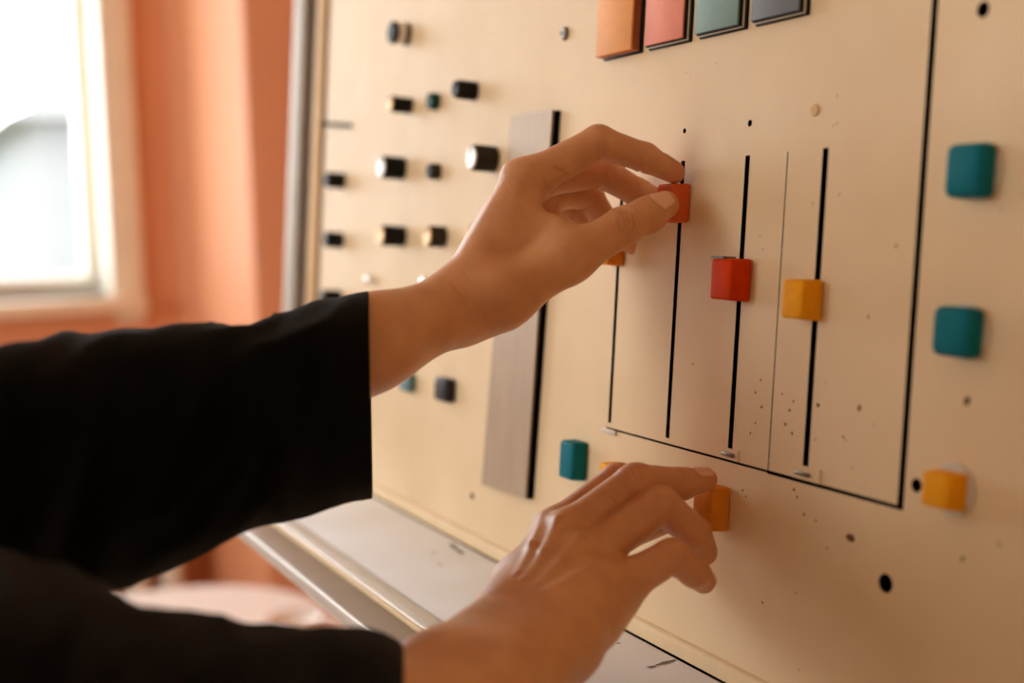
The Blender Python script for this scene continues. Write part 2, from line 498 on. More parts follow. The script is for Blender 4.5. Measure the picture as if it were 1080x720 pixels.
# cream bead where the panel meets the ledge
bm = bmesh.new()
prof = [(-0.0005, -0.1765), (0.0018, -0.1767), (0.0036, -0.1776), (0.0042, -0.1792), (0.0042, -0.1852), (-0.004, -0.1852), (-0.004, -0.1765)]
ends = []
for u in (UL - 0.1, UR):
    ends.append([bm.verts.new(P(u, v, h)) for h, v in prof])
for i in range(len(prof)):
    j = (i + 1) % len(prof)
    bm.faces.new((ends[0][i], ends[0][j], ends[1][j], ends[1][i]))
bm.faces.new(ends[0]); bm.faces.new(ends[1])
auto_smooth(from_bm('bead_trim', bm, M['cream_trim'], con), 50)
XL = -0.745
box('ledge', (XL, -0.1021, LZ - 0.006), (UR, -0.0208, LZ), M['ledge'], con, 0.0012)
box('ledge_underlay', (XL, -0.115, LZ - 0.024), (UR, 0.02, LZ - 0.006), M['dark'], con)
box('ledge_lip', (XL, -0.1186, LZ - 0.010), (UR, -0.1041, LZ + 0.001), M['alu'], con, 0.0012)
box('lip_bead', (XL, -0.1216, LZ - 0.010), (UR, -0.1188, LZ + 0.0012), M['cream_trim'], con, 0.0008)
box('ledge_fascia', (XL, -0.1441, LZ - 0.008), (UR, -0.1218, LZ - 0.001), M['taupe'], con, 0.0012)
box('fascia_edge', (XL, -0.1468, LZ - 0.009), (UR, -0.1443, LZ + 0.0002), M['alu'], con, 0.0010)


def at_panel(o, u, v, h=0.0, spin=0.0):
    o.location = P(u, v, h)
    o.rotation_euler = (-TH, 0, 0)
    if spin:
        o.rotation_euler = (Matrix.Rotation(-TH, 3, 'X') @ Matrix.Rotation(spin, 3, 'Y')).to_euler()
    return o


def knob(u, v, r, h, body, capm, label, kind='plain'):
    if kind == 'ring':      # two dark rings on a barrel coloured silver for the reflection between them
        prof = [(r, 0), (r, h * 0.22), (r * 0.86, h * 0.25), (r * 0.86, h * 0.70), (r, h * 0.73), (r, h * 0.97), (r * 0.93, h), (0, h)]
    else:
        prof = [(r * 1.0, 0), (r * 1.0, h * 0.18), (r * 0.96, h * 0.22), (r * 0.95, h * 0.9), (r * 0.90, h), (r * 0.72, h), (0, h)]
    o = lathe('rotary_knob', prof, body, con, 36, True)
    at_panel(o, u, v)
    o['label'] = label
    if kind == 'ring':
        b = lathe('barrel', [(r * 0.87, h * 0.25), (r * 0.97, h * 0.28), (r * 0.97, h * 0.68), (r * 0.87, h * 0.70)], M['silver_cap'], o)
        lathe('knob_cap', [(r * 0.80, h), (r * 0.78, h + 0.0006), (0, h + 0.0006)], M['charcoal'], o)
        return o
    # grip flutes as a ring of low ribs
    bm = bmesh.new()
    nr = 22
    for k in range(nr):
        a = 2 * math.pi * k / nr
        Mx = Matrix.Rotation(a, 4, 'Y')
        add_box(bm, (r * 0.93, -h * 0.9, -r * 0.05), (r * 1.0, -h * 0.25, r * 0.05), 0, 1, Mx)
    from_bm('grip_ribs', bm, body, o, False)
    lathe('knob_cap', [(r * 0.86, h), (r * 0.86, h + 0.0010), (r * 0.80, h + 0.0014), (0, h + 0.0012)], capm, o)
    bm = bmesh.new()
    add_box(bm, (-r * 0.06, -h * 1.0 - 0.0018, r * 0.2), (r * 0.06, -h * 1.0, r * 0.82))
    from_bm('pointer_line', bm, M['white_plastic'] if capm is M['black'] else M['black'], o, False)
    return o


knobs = [
    (-0.4098, 0.1979, 0.0090, 0.0143, 'black', 'silver_cap', 'black rotary knob with a silver band standing for its reflection, topmost on the panel', 'ring'),
    (-0.3962, 0.1390, 0.0064, 0.0170, 'black', 'brass_cap', 'slim black knob with a pale brass cap left of the small green knob', 'plain'),
    (-0.3408, 0.1375, 0.0066, 0.0060, 'green_knob', 'green_knob', 'small dark green knob between two black ones', 'plain'),
    (-0.2723, 0.1390, 0.0068, 0.0148, 'black', 'charcoal', 'black knob with a grey cap right of the small green knob', 'plain'),
    (-0.4074, 0.0890, 0.0092, 0.0184, 'black', 'silver_cap', 'large black knob with a silver cap', 'plain'),
    (-0.3320, 0.0835, 0.0062, 0.0074, 'olive', 'charcoal', 'small dark olive knob between two silver capped knobs', 'plain'),
    (-0.2350, 0.0884, 0.0091, 0.0169, 'olive', 'silver_cap', 'large black knob with a bright silver cap beside the metal plate', 'plain'),
    (-0.5537, 0.0838, 0.0073, 0.0159, 'black', 'black', 'all black knob beside the panel groove, upper of three', 'plain'),
    (-0.5523, 0.0293, 0.0074, 0.0151, 'black', 'black', 'all black knob beside the panel groove, middle of three', 'plain'),
    (-0.4001, 0.0337, 0.0084, 0.0190, 'black', 'brass_cap', 'large black knob with a brass cap', 'plain'),
    (-0.3172, 0.0338, 0.0080, 0.0127, 'olive', 'brass_cap', 'dark olive knob with a brass cap', 'plain'),
    (-0.2382, 0.0359, 0.0080, 0.0127, 'olive', 'brass_cap', 'dark olive knob half hidden behind the upper hand', 'plain'),
    (-0.5510, -0.0238, 0.0074, 0.0160, 'black', 'black', 'all black knob beside the panel groove, just above the black sleeve', 'plain'),
]
for a in knobs:
    knob(a[0], a[1], a[2], a[3], M[a[4]], M[a[5]], a[6], a[7])
for u, v, lb in ((-0.4656, -0.0042, 'small bright metal peg below the large brass capped knob'), (-0.3401, -0.0012, 'small bright metal peg nearer the upper wrist')):
    o = lathe('metal_peg', [(0.0042, 0), (0.0042, 0.004), (0.0036, 0.0062), (0.002, 0.0072), (0, 0.0074)], M['chrome'], con, 20, True)
    at_panel(o, u, v); o['label'] = lb


def cap_block(name, u, v, wd, h, ht, mat, label, bevel=0.0016, taper=0.94, collar=None, spin=0.0):
    """square block cap: tapers slightly towards its front face, edges rounded"""
    bm = bmesh.new()
    r = bmesh.ops.create_cube(bm, size=1.0)
    for q in r['verts']:
        k = taper if q.co.y < 0 else 1.0
        q.co = Vector((q.co.x * wd * k, -h / 2 + q.co.y * h, q.co.z * ht * k))
    bmesh.ops.bevel(bm, geom=list(bm.edges), offset=bevel, segments=4, profile=0.5, affect='EDGES')
    o = from_bm(name, bm, mat, con)
    auto_smooth(o, 50)
    at_panel(o, u, v, 0.0, spin)
    o['label'] = label
    if collar:
        lathe('collar', [(collar, -0.0003), (collar, 0.0012), (collar * 0.93, 0.0018), (0, 0.0018)], M['collar'], o, 32)
    return o


def slider(u, v, wd, h, ht, mat, label, **k):
    o = cap_block('slider_cap', u, v, wd, h, ht, mat, label, **k)
    box('slider_stem', (-0.0012, -0.0005, -0.004), (0.0012, 0.011, 0.004), M['steel'], o, 0, 1, False)
    return o


slider(-0.0618, 0.0286, 0.0150, 0.0111, 0.0200, M['orange'], 'orange slider cap under the fingertips of the upper hand')
slider(0.0010, 0.0536, 0.0164, 0.0114, 0.0209, M['coral'], 'coral red slider cap pinched by the upper hand')
rs = slider(0.0569, 0.0147, 0.0182, 0.0126, 0.0213, M['red'], 'bright red slider cap left free')
box('metal_tab', (-0.0095, -0.0118, 0.0100), (0.0005, -0.0040, 0.0114), M['steel'], rs, 0, 1, False)
slider(0.1120, 0.0076, 0.0158, 0.0120, 0.0189, M['amber'], 'amber slider cap nearest the wide groove')
cap_block('square_knob', 0.2070, 0.0625, 0.0195, 0.0104, 0.0218, M['teal'], 'teal square knob at the right edge, upper', 0.0034, 0.95, 0.0118)
cap_block('square_knob', 0.2065, -0.0005, 0.0200, 0.0106, 0.0204, M['teal'], 'teal square knob at the right edge, lower', 0.0034, 0.95, 0.0116)
cap_block('square_knob', 0.2056, -0.0635, 0.0165, 0.0108, 0.0152, M['amber'], 'yellow block knob at the right edge', 0.0016, 0.9, 0.0108)
cap_block('square_knob', 0.0514, -0.1006, 0.0168, 0.0116, 0.0225, M['orange'], 'orange block knob touched by the lower hand', 0.0014, 0.96)
cap_block('square_knob', -0.0922, -0.0999, 0.0172, 0.0108, 0.0235, M['teal'], 'teal block knob beside the metal plate', 0.0018, 0.96)
cap_block('square_knob', -0.0456, -0.1043, 0.0160, 0.0101, 0.0201, M['amber'], 'yellow block knob mostly hidden behind the lower hand', 0.0014, 0.95)
cap_block('square_knob', -0.2922, -0.0797, 0.0240, 0.0085, 0.0182, M['charcoal'], 'charcoal square knob left of the metal plate', 0.0030, 0.95)
cap_block('square_knob', -0.3680, -0.0822, 0.0215, 0.0075, 0.0158, M['teal_light'], 'blue grey square knob below the upper forearm', 0.0030, 0.95)

# long metal plate standing a little askew, on a dark spacer
pl = empty('cover_plate', P(-0.1735, -0.011, 0))
pl.parent = con; pl.matrix_parent_inverse = Matrix.Translation(con.location).inverted()
bm = bmesh.new()
co = [(-0.2141, -0.1379), (-0.1475, -0.1352), (-0.1374, 0.1146), (-0.1955, 0.1156)]
a = [bm.verts.new(P(u - 0.005, v, 0.0052)) for u, v in co]; b = [bm.verts.new(P(u - 0.005, v, 0.0036)) for u, v in co]
bm.faces.new(a); bm.faces.new(b[::-1])
for i in range(4): bm.faces.new((a[i], b[i], b[(i + 1) % 4], a[(i + 1) % 4]))
bpy.data.objects.remove(pl)
pl = from_bm('cover_plate', bm, M['plate'], con); pl['label'] = 'long brushed metal plate'
bm = bmesh.new()
co2 = [(-0.2170, -0.1345), (-0.1505, -0.1350), (-0.1404, 0.1144), (-0.1985, 0.1125)]
a = [bm.verts.new(P(u, v, 0.0036)) for u, v in co2]; b = [bm.verts.new(P(u, v, 0.0)) for u, v in co2]
bm.faces.new(a); bm.faces.new(b[::-1])
for i in range(4): bm.faces.new((a[i], b[i], b[(i + 1) % 4], a[(i + 1) % 4]))
from_bm('plate_spacer', bm, M['dark'], con)

# push buttons along the top
for k, (u0, u1, mt, nm) in enumerate(((-0.0885, -0.0465, 'btn_orange', 'orange'), (-0.0385, 0.0020, 'btn_pink', 'pink'),
                                      (0.0105, 0.0505, 'btn_green', 'sage green'), (0.0582, 0.0975, 'btn_grey', 'slate grey'))):
    v0, v1 = 0.1392, 0.1392 + 0.046
    base = pbox('push_button', u0, u1, v0, v1, 0.0, 0.0016, M['black'], con, 0.0004)
    base['label'] = nm + ' square push button'
    def sub(name, a, b, c, d, h0, h1, m, bev):
        o = pbox(name, a, b, c, d, h0, h1, M[m], None, bev)
        o.parent = base
        o.matrix_parent_inverse = Matrix.Translation(con.location).inverted() @ Matrix.Translation(con.location)
        return o
    if k == 0:
        sub('button_skirt', u0 + .001, u1 - .001, v0 + .001, v1 - .001, 0.0016, 0.0060, 'orange_side', 0.0006)
        sub('button_face', u0 + .0012, u1 - .0012, v0 + .0012, v1 - .0012, 0.0060, 0.0078, mt, 0.0007)
    else:
        sub('button_bezel', u0 + .0007, u1 - .0007, v0 + .0007, v1 - .0007, 0.0016, 0.0029, 'collar', 0.0004)
        sub('button_gap', u0 + .0012, u1 - .0012, v0 + .0012, v1 - .0012, 0.0029, 0.0042, 'black', 0.0)
        sub('button_face', u0 + .0012, u1 - .0018, v0 + .0018, v1 - .0012, 0.0042, 0.0056, mt, 0.0005)

o = lathe('rivet', [(0.0029, 0), (0.0029, 0.0004), (0.0025, 0.0008), (0, 0.0009)], M['tan_strip'], con, 20, True); at_panel(o, 0.1058, 0.0947)
o = lathe('screw', [(0.0042, 0), (0.0042, 0.0012), (0.0034, 0.0022), (0, 0.0023)], M['steel'], con, 20, True); at_panel(o, -0.1393, 0.1623)
box('screw_slot', (-0.0034, -0.0026, -0.0004), (0.0034, -0.0020, 0.0004), M['black'], o, 0, 1, False)
# stops and tabs at the slot ends
pbox('slot_stop', -0.0675, -0.0520, -0.0795, -0.0765, 0.0, 0.0014, M['collar'], con, 0.0005)
pbox('slot_stop', 0.0505, 0.0610, -0.0742, -0.0722, 0.0, 0.0012, M['steel'], con, 0.0004)
pbox('slot_stop', 0.1085, 0.1190, -0.0740, -0.0722, 0.0, 0.0012, M['steel'], con, 0.0004)
pbox('slot_tab', 0.0478, 0.0640, -0.0757, -0.0700, 0.0, 0.0004, M['panel'], con)
pbox('slot_tab', 0.1060, 0.1255, -0.0757, -0.0692, 0.0, 0.0004, M['panel'], con)


def blot(bm, f, cu, cv, r, asp=1.0, ang=0.0, seed=0):
    rnd = random.Random(seed)
    n = 11
    vs = []
    for k in range(n):
        t = 2 * math.pi * k / n
        rr = r * (0.6 + 0.55 * rnd.random())
        x, y = rr * math.cos(t) * asp, rr * math.sin(t)
        vs.append(bm.verts.new(f(cu + x * math.cos(ang) - y * math.sin(ang), cv + x * math.sin(ang) + y * math.cos(ang))))
    bm.faces.new(vs)


bm = bmesh.new()
pf = lambda u, v: P(u, v, 0.0002)
chips = [(0.1478, -0.0955, .0021, 1.4), (0.1163, -0.0915, .0008, 1), (0.108, -0.0815, .0009, 1), (0.1105, -0.0845, .0008, 1), (0.1245, -0.0925, .0007, 1),
         (0.2370, 0.0180, .0018, 1.3), (0.2090, -0.0275, .0018, 1.2), (0.2125, -0.090, .0016, 0.7), (0.1335, -0.1035, .0006, 1), (0.2300, -0.0800, .0009, 1),
         (0.1010, -0.0450, .0008, 1), (0.1035, -0.0405, .0007, 1), (0.0985, -0.0520, .0009, 1), (0.1040, -0.0555, .0009, 1), (0.0950, -0.0380, .0006, 1),
         (0.0780, -0.0330, .0007, 1), (0.0745, -0.0395, .0008, 1), (0.0800, -0.0460, .0008, 1), (0.0760, -0.0545, .0007, 1), (0.0725, -0.0600, .0007, 1),
         (0.1210, -0.0400, .0009, 1.3), (0.1480, -0.0380, .0010, 1.5), (0.1390, -0.0520, .0007, 1), (0.1500, 0.0020, .0008, 1), (0.1640, 0.0330, .0008, 1),
         (0.0690, -0.0890, .0007, 1), (0.0720, -0.0915, .0006, 1), (0.0900, -0.1400, .0007, 1), (0.1140, -0.1290, .0006, 1), (0.0200, -0.0310, .0006, 1)]
for k, (u, v, r, asp) in enumerate(chips): blot(bm, pf, u, v, r, asp, k * 1.7, k)
tag(from_bm('paint_chips', bm, M['chip'], con), 'small brown paint chips', kind='stuff')
bm = bmesh.new()
lf = lambda x, y: Vector((x, y, LZ + 0.0003))
for k, (x, y, r, asp, an) in enumerate(((0.0332, -0.0394, 0.0016, 1.75, 1.29), (0.0312, -0.029, 0.0016, 5.16, 1.68), (-0.0067, -0.0352, 0.001, 1.51, 1.57), (-0.0279, -0.0178, 0.0012, 2.13, 1.36), (-0.2414, -0.0296, 0.002, 5.01, -0.11), (-0.226, -0.0313, 0.0018, 4.73, -0.06), (-0.2332, -0.0477, 0.0012, 1.4, 1.01), (-0.2031, -0.0563, 0.0012, 1.78, 0.44))):
    blot(bm, lf, x, y, r, asp, an, k + 50)
tag(from_bm('paint_scuffs', bm, M['scuff'], con), 'grey scuffs on the ledge', kind='stuff')

# ------------------------------------------------------------------ things behind, by the window
TZ = Z0 - 0.60
tb = empty('low_table', (-1.33, -0.30, 0), 'low white round cornered table beyond the end of the console', 'table')
bm = bmesh.new()
ox0, ox1, oy0, oy1, rad = -1.70, -0.95, -0.85, 0.255, 0.24
ring = []
for cx, cy, a0 in ((ox1 - rad, oy1 - rad, 0), (ox0 + rad, oy1 - rad, 90), (ox0 + rad, oy0 + rad, 180), (ox1 - rad, oy0 + rad, 270)):
    for k in range(9):
        t = math.radians(a0 + k * 90 / 8)
        ring.append((cx + rad * math.cos(t), cy + rad * math.sin(t)))
top = bm.faces.new([bm.verts.new((x, y, TZ)) for x, y in ring])
ex = bmesh.ops.extrude_face_region(bm, geom=[top])
for q in ex['geom']:
    if isinstance(q, bmesh.types.BMVert): q.co.z -= 0.03
bmesh.ops.bevel(bm, geom=[e for e in bm.edges if abs(e.verts[0].co.z - e.verts[1].co.z) < 1e-5], offset=0.006, segments=3, affect='EDGES')
auto_smooth(from_bm('table_top', bm, M['table_white'], tb), 50)
for x, y in ((-1.52, -0.68), (-1.13, -0.68), (-1.52, 0.08), (-1.13, 0.08)):
    o = lathe('leg', [(0, 0), (0.016, 0), (0.018, 0.02), (0.020, TZ - 0.03), (0, TZ - 0.03)], M['chrome'], tb, 20, True)
    o.rotation_euler = (-math.pi / 2, 0, 0)
    o.location = (x, y, 0)
at_ = empty('ashtray', (-1.345, 0.175, TZ), 'small round chrome dish standing on the white table', 'dish')
o = lathe('bowl', [(0, 0), (0.030, 0), (0.040, 0.006), (0.045, 0.018), (0.043, 0.020), (0.037, 0.010), (0.026, 0.005), (0, 0.004)], M['table_white'], at_, 32, False)
o.rotation_euler = (-math.pi / 2, 0, 0)
o = lathe('rim', [(0.043, 0.0185), (0.047, 0.0195), (0.047, 0.0215), (0.043, 0.0215), (0.043, 0.0185)], M['chrome'], at_, 32, False)
o.rotation_euler = (-math.pi / 2, 0, 0)
# radiator under the window
rd = empty('radiator', (XW + 0.09, -0.6, 0), 'cream column radiator under the window', 'radiator')
for k in range(18):
    y = 0.165 - k * 0.075
    bm = bmesh.new()
    for dx in (-0.035, 0.035):
        add_box(bm, (XW + 0.09 + dx - 0.022, y - 0.022, 0.12), (XW + 0.09 + dx + 0.022, y + 0.022, 0.68), 0.014, 3)
    add_box(bm, (XW + 0.035, y - 0.026, 0.62), (XW + 0.145, y + 0.026, 0.70), 0.018, 3)
    add_box(bm, (XW + 0.035, y - 0.026, 0.10), (XW + 0.145, y + 0.026, 0.17), 0.018, 3)
    auto_smooth(from_bm('column', bm, M['radiator'], rd), 60)
for y in (0.128, -1.05):
    box('foot', (XW + 0.04, y - 0.012, 0), (XW + 0.14, y + 0.012, 0.11), M['radiator'], rd, 0.004)
for z in (0.145, 0.655):
    box('manifold', (XW + 0.075, -1.13, z - 0.015), (XW + 0.105, 0.19, z + 0.015), M['radiator'], rd, 0.008)


# ------------------------------------------------------------------ the person's arms
def skin_material(name, folds=()):
    """folds: (centre, across, along, half width, half length, depth, ring) in metres: fine lines worn into the skin"""
    m = bpy.data.materials.new(name)
    m.use_nodes = True
    nt = m.node_tree; n = nt.nodes; L = nt.links
    p = n['Principled BSDF']
    tc = n.new('ShaderNodeTexCoord')
    no = n.new('ShaderNodeTexNoise'); no.inputs['Scale'].default_value = 60; no.inputs['Detail'].default_value = 5
    L.new(tc.outputs['Object'], no.inputs['Vector'])
    r = n.new('ShaderNodeValToRGB')
    r.color_ramp.elements[0].position = 0.3; r.color_ramp.elements[0].color = lin(200, 140, 94)
    r.color_ramp.elements[1].position = 0.7; r.color_ramp.elements[1].color = lin(216, 158, 110)
    L.new(no.outputs['Fac'], r.inputs['Fac'])
    at = n.new('ShaderNodeAttribute'); at.attribute_name = 'flush'
    mx = n.new('ShaderNodeMix'); mx.data_type = 'RGBA'; mx.inputs['B'].default_value = lin(204, 122, 86)
    L.new(at.outputs['Fac'], mx.inputs['Factor']); L.new(r.outputs['Color'], mx.inputs['A'])
    total = None

    def math_(op, a, b=None):
        q = n.new('ShaderNodeMath'); q.operation = op
        for k, x in enumerate((a, b)):
            if x is None: continue
            if isinstance(x, (int, float)): q.inputs[k].default_value = x
            else: L.new(x, q.inputs[k])
        return q.outputs[0]
    for c, ax, al, hw, hl, dep, ring in folds:
        sb = n.new('ShaderNodeVectorMath'); sb.operation = 'SUBTRACT'; sb.inputs[1].default_value = tuple(c)
        L.new(tc.outputs['Object'], sb.inputs[0])

        def dot(v):
            d = n.new('ShaderNodeVectorMath'); d.operation = 'DOT_PRODUCT'; d.inputs[1].default_value = tuple(v)
            L.new(sb.outputs['Vector'], d.inputs[0]); return d.outputs['Value']
        ln = n.new('ShaderNodeVectorMath'); ln.operation = 'LENGTH'; L.new(sb.outputs['Vector'], ln.inputs[0])
        near = math_('LESS_THAN', ln.outputs['Value'], max(hl, ring) * 1.6 + 0.003)
        y = math_('POWER', math_('DIVIDE', math_('ABSOLUTE', dot(al)), hl), 2.0)
        if ring:
            x = math_('POWER', math_('DIVIDE', math_('ABSOLUTE', dot(ax)), ring), 2.0)
            r_ = math_('SUBTRACT', math_('SQRT', math_('ADD', x, y)), 1.0)
            e = math_('POWER', math_('DIVIDE', math_('ABSOLUTE', r_), hw / ring), 2.0)
        else:
            x = math_('POWER', math_('DIVIDE', math_('ABSOLUTE', dot(ax)), hw), 2.0)
            e = math_('ADD', x, math_('POWER', y, 2.0))
        g_ = math_('MULTIPLY', math_('MULTIPLY', math_('EXPONENT', math_('MULTIPLY', e, -1.0)), near), dep)
        total = g_ if total is None else math_('ADD', total, g_)
    if total is not None:
        total = math_('MINIMUM', total, 1.0)
        mc = n.new('ShaderNodeMix'); mc.data_type = 'RGBA'; mc.inputs['B'].default_value = lin(138, 78, 50)
        L.new(math_('MULTIPLY', total, 0.34), mc.inputs['Factor']); L.new(mx.outputs['Result'], mc.inputs['A'])
        L.new(mc.outputs['Result'], p.inputs['Base Color'])
    else:
        L.new(mx.outputs['Result'], p.inputs['Base Color'])
    p.inputs['Roughness'].default_value = 0.40
    p.inputs['Specular IOR Level'].default_value = 0.45
    p.inputs['Subsurface Weight'].default_value = 0.12
    p.inputs['Subsurface Radius'].default_value = (1.0, 0.35, 0.2)
    p.inputs['Subsurface Scale'].default_value = 0.004
    vo = n.new('ShaderNodeTexVoronoi'); vo.inputs['Scale'].default_value = 900
    L.new(tc.outputs['Object'], vo.inputs['Vector'])
    b = n.new('ShaderNodeBump'); b.inputs['Strength'].default_value = 0.16; b.inputs['Distance'].default_value = 0.0005
    L.new(vo.outputs['Distance'], b.inputs['Height'])
    nrm = b.outputs['Normal']
    if total is not None:
        b2 = n.new('ShaderNodeBump'); b2.inputs['Strength'].default_value = 0.6; b2.inputs['Distance'].default_value = 0.0005; b2.invert = True
        L.new(total, b2.inputs['Height']); L.new(nrm, b2.inputs['Normal'])
        nrm = b2.outputs['Normal']
    L.new(nrm, p.inputs['Normal'])
    return m


M['nail'] = material('fingernail', lin(230, 174, 144), 0.3, spec=0.55)
M['wool'] = material('black_wool', lin(7, 7, 8), 0.95, bump=0.8, bscale=900, spec=0.08, sheen=0.07)


mm = 0.001


def cone(Q, a, b, ra, rb):
    ba = b - a
    t = np.clip(((Q - a) @ ba) / (ba @ ba), 0, 1)
    return np.linalg.norm(Q - a - t[:, None] * ba, axis=1) - (ra + (rb - ra) * t)


def smin(a, b, k):
    h = np.clip(0.5 + 0.5 * (b - a) / k, 0, 1)
    return b + (a - b) * h - k * h * (1 - h)


class Hand:
    """implicit hand: joints in metres, radii in metres"""
    def __init__(self, palm, fingers, extra_k=0.010):
        self.palm, self.fingers, self.pk = palm, fingers, extra_k

    def finger(self, Q, f):
        J, Rr = f['j'], f['r']
        d = None
        for i in range(len(J) - 1):
            c = cone(Q, J[i], J[i + 1], Rr[i], Rr[i + 1])
            d = c if d is None else smin(d, c, 0.003)
        for c0, r0 in f.get('pads', ()):
            d = smin(d, np.linalg.norm(Q - c0, axis=1) - r0, 0.005)
        return d

    def sdf(self, Q):
        Q = np.asarray(Q, float)
        pal = None
        for a, b, ra, rb, k in self.palm:
            c = cone(Q, a, b, ra, rb)
            pal = c if pal is None else smin(pal, c, k)
        out = pal
        for f in self.fingers:
            d = smin(pal, self.finger(Q, f), f.get('k', 0.007))
            out = smin(out, d, 0.0012)
        return out

    def bounds(self):
        pts = []
        for a, b, ra, rb, k in self.palm: pts += [a - ra, a + ra, b - rb, b + rb]
        for f in self.fingers:
            for j, r in zip(f['j'], f['r']): pts += [j - r, j + r]
        pts = np.array(pts)
        return pts.min(0) - 0.006, pts.max(0) + 0.006

    def mesh(self, s=0.0008):
        lo, hi = self.bounds()
        B = 8
        nb = np.ceil((hi - lo) / (s * B)).astype(int)
        n = nb * B + 1
        bi = np.stack(np.meshgrid(*[np.arange(k) for k in nb], indexing='ij'), -1).reshape(-1, 3)
        cd_ = self.sdf(lo + (bi + 0.5) * B * s)
        D = np.full(tuple(n), 1.0, np.float32)
        keep = np.abs(cd_) < B * s * 1.05 + 0.002
        inside = (cd_ < 0) & ~keep
        for b in bi[inside]:
            i, j, k = b * B
            D[i:i + B + 1, j:j + B + 1, k:k + B + 1] = -1.0
        off = np.stack(np.meshgrid(*[np.arange(B + 1)] * 3, indexing='ij'), -1).reshape(-1, 3)
        kb = bi[keep]
        for c in range(0, len(kb), 400):
            idx = (kb[c:c + 400, None, :] * B + off[None]).reshape(-1, 3)
            D[idx[:, 0], idx[:, 1], idx[:, 2]] = self.sdf(lo + idx * s)
        neg = D < 0
        corner = [np.array(c) for c in ((0, 0, 0), (1, 0, 0), (0, 1, 0), (1, 1, 0), (0, 0, 1), (1, 0, 1), (0, 1, 1), (1, 1, 1))]
        sub = lambda A, c: A[c[0]:A.shape[0] - 1 + c[0], c[1]:A.shape[1] - 1 + c[1], c[2]:A.shape[2] - 1 + c[2]]
        cnt = sum(sub(neg, c).astype(np.int8) for c in corner)
        act = (cnt > 0) & (cnt < 8)
        ci = np.argwhere(act)
        idm = np.full(act.shape, -1, np.int64)
        idm[act] = np.arange(len(ci))
        vals = np.stack([D[ci[:, 0] + c[0], ci[:, 1] + c[1], ci[:, 2] + c[2]] for c in corner], 1)
        acc = np.zeros((len(ci), 3)); num = np.zeros(len(ci))
        for e0 in range(8):
            for ax in range(3):
                if corner[e0][ax] == 0:
                    e1 = e0 + (1 << ax)
                    a, b = vals[:, e0], vals[:, e1]
                    x = (a < 0) != (b < 0)
                    t = np.where(x, a / np.where(x, a - b, 1), 0)
                    p = corner[e0] + t[:, None] * np.eye(3)[ax]
                    acc += np.where(x[:, None], p, 0); num += x
        V = lo + (ci + acc / num[:, None]) * s
        F = []
        for ax in range(3):
            o1, o2 = [(1, 2), (2, 0), (0, 1)][ax]
            sl0 = [slice(None)] * 3; sl1 = [slice(None)] * 3
            sl0[ax] = slice(0, -1); sl1[ax] = slice(1, None)
            na, nb_ = neg[tuple(sl0)], neg[tuple(sl1)]
            for flip, msk in ((False, na & ~nb_), (True, ~na & nb_)):
                E = np.argwhere(msk)
                u, v = np.eye(3, dtype=int)[o1], np.eye(3, dtype=int)[o2]
                q = np.stack([idm[tuple((E - d).T)] for d in (0 * u, u, u + v, v)], 1)
                F.append(q[:, ::-1] if flip else q)
        F = np.concatenate(F)
        # settle vertices on the true surface, smooth a little in between
        for it in range(2):
            V = V - self.grad(V) * self.sdf(V)[:, None] * 0.9
        return V, F

    def grad(self, V, e=0.0004):
        G = np.stack([self.sdf(V + e * np.eye(3)[i]) - self.sdf(V - e * np.eye(3)[i]) for i in range(3)], 1)
        return G / np.maximum(np.linalg.norm(G, axis=1), 1e-9)[:, None]


def vp(*a): return view_point(*a)


def unit(v): return v / np.linalg.norm(v)


def skin_folds(H, specs):
    """(x, y) of the view, heading in degrees, half width and half length in mm, depth, ring in mm -> folds lying on the skin"""
    out = []
    for x, y, ang, hw, hl, dep, ring in specs:
        d = view_point(x, y, 1.0) - CAM
        t = 0.40
        for _ in range(200):
            q = float(H.sdf((CAM + d * t)[None])[0])
            if q < 0.00005: break
            t += q * 0.8
        a = math.radians(ang)
        al = RC[0] * math.cos(a) + RC[1] * math.sin(a); ax = -RC[0] * math.sin(a) + RC[1] * math.cos(a)
        out.append((CAM + d * t, ax, al, hw * 1.35 * mm, hl * mm, dep * .8, ring * mm))
    return out


def build_arm(name, H, person, creases, label, ridges=(), folds=()):
    V, F = H.mesh()
    G = H.grad(V)
    disp = np.zeros(len(V)); flush = np.zeros(len(V))
    for c, ax, dirv, wdt, dep, arc in creases:
        # short groove across a joint: c centre on the axis, ax finger axis, dirv side it shows on
        rel = V - c
        t = rel @ ax
        rad = rel - t[:, None] * ax
        rl = np.linalg.norm(rad, axis=1)
        cosv = (rad @ dirv) / np.maximum(rl, 1e-9)
        lat = np.clip((cosv - arc) / (1 - arc), 0, 1) ** 0.6 * (rl < 0.016)
        disp -= dep * np.exp(-(t / wdt) ** 2) * lat
    for a, b, wdt, amp in ridges:           # tendons and knuckle heads under the skin
        ba = b - a
        t = np.clip(((V - a) @ ba) / max(ba @ ba, 1e-12), 0, 1)
        dd = np.linalg.norm(V - a - t[:, None] * ba, axis=1)
        disp += amp * np.exp(-(dd / wdt) ** 2)
    for f in H.fingers:
        for j, r, s in zip(f['j'][1:], f['r'][1:], (0.25, 0.3, 0.55)):
            dd = np.linalg.norm(V - j, axis=1)
            flush = np.maximum(flush, s * np.exp(-(dd / (r * 1.5)) ** 2))
    V = V + G * disp[:, None]
    me = bpy.data.meshes.new(name)
    me.from_pydata(V.tolist(), [], F.tolist())
    at = me.attributes.new('flush', 'FLOAT', 'POINT')
    at.data.foreach_set('value', flush.astype(np.float32))
    me.update()
    o = link(name, me, skin_material('skin', skin_folds(H, folds)), person, True, True)
    o['label'] = label
    return o


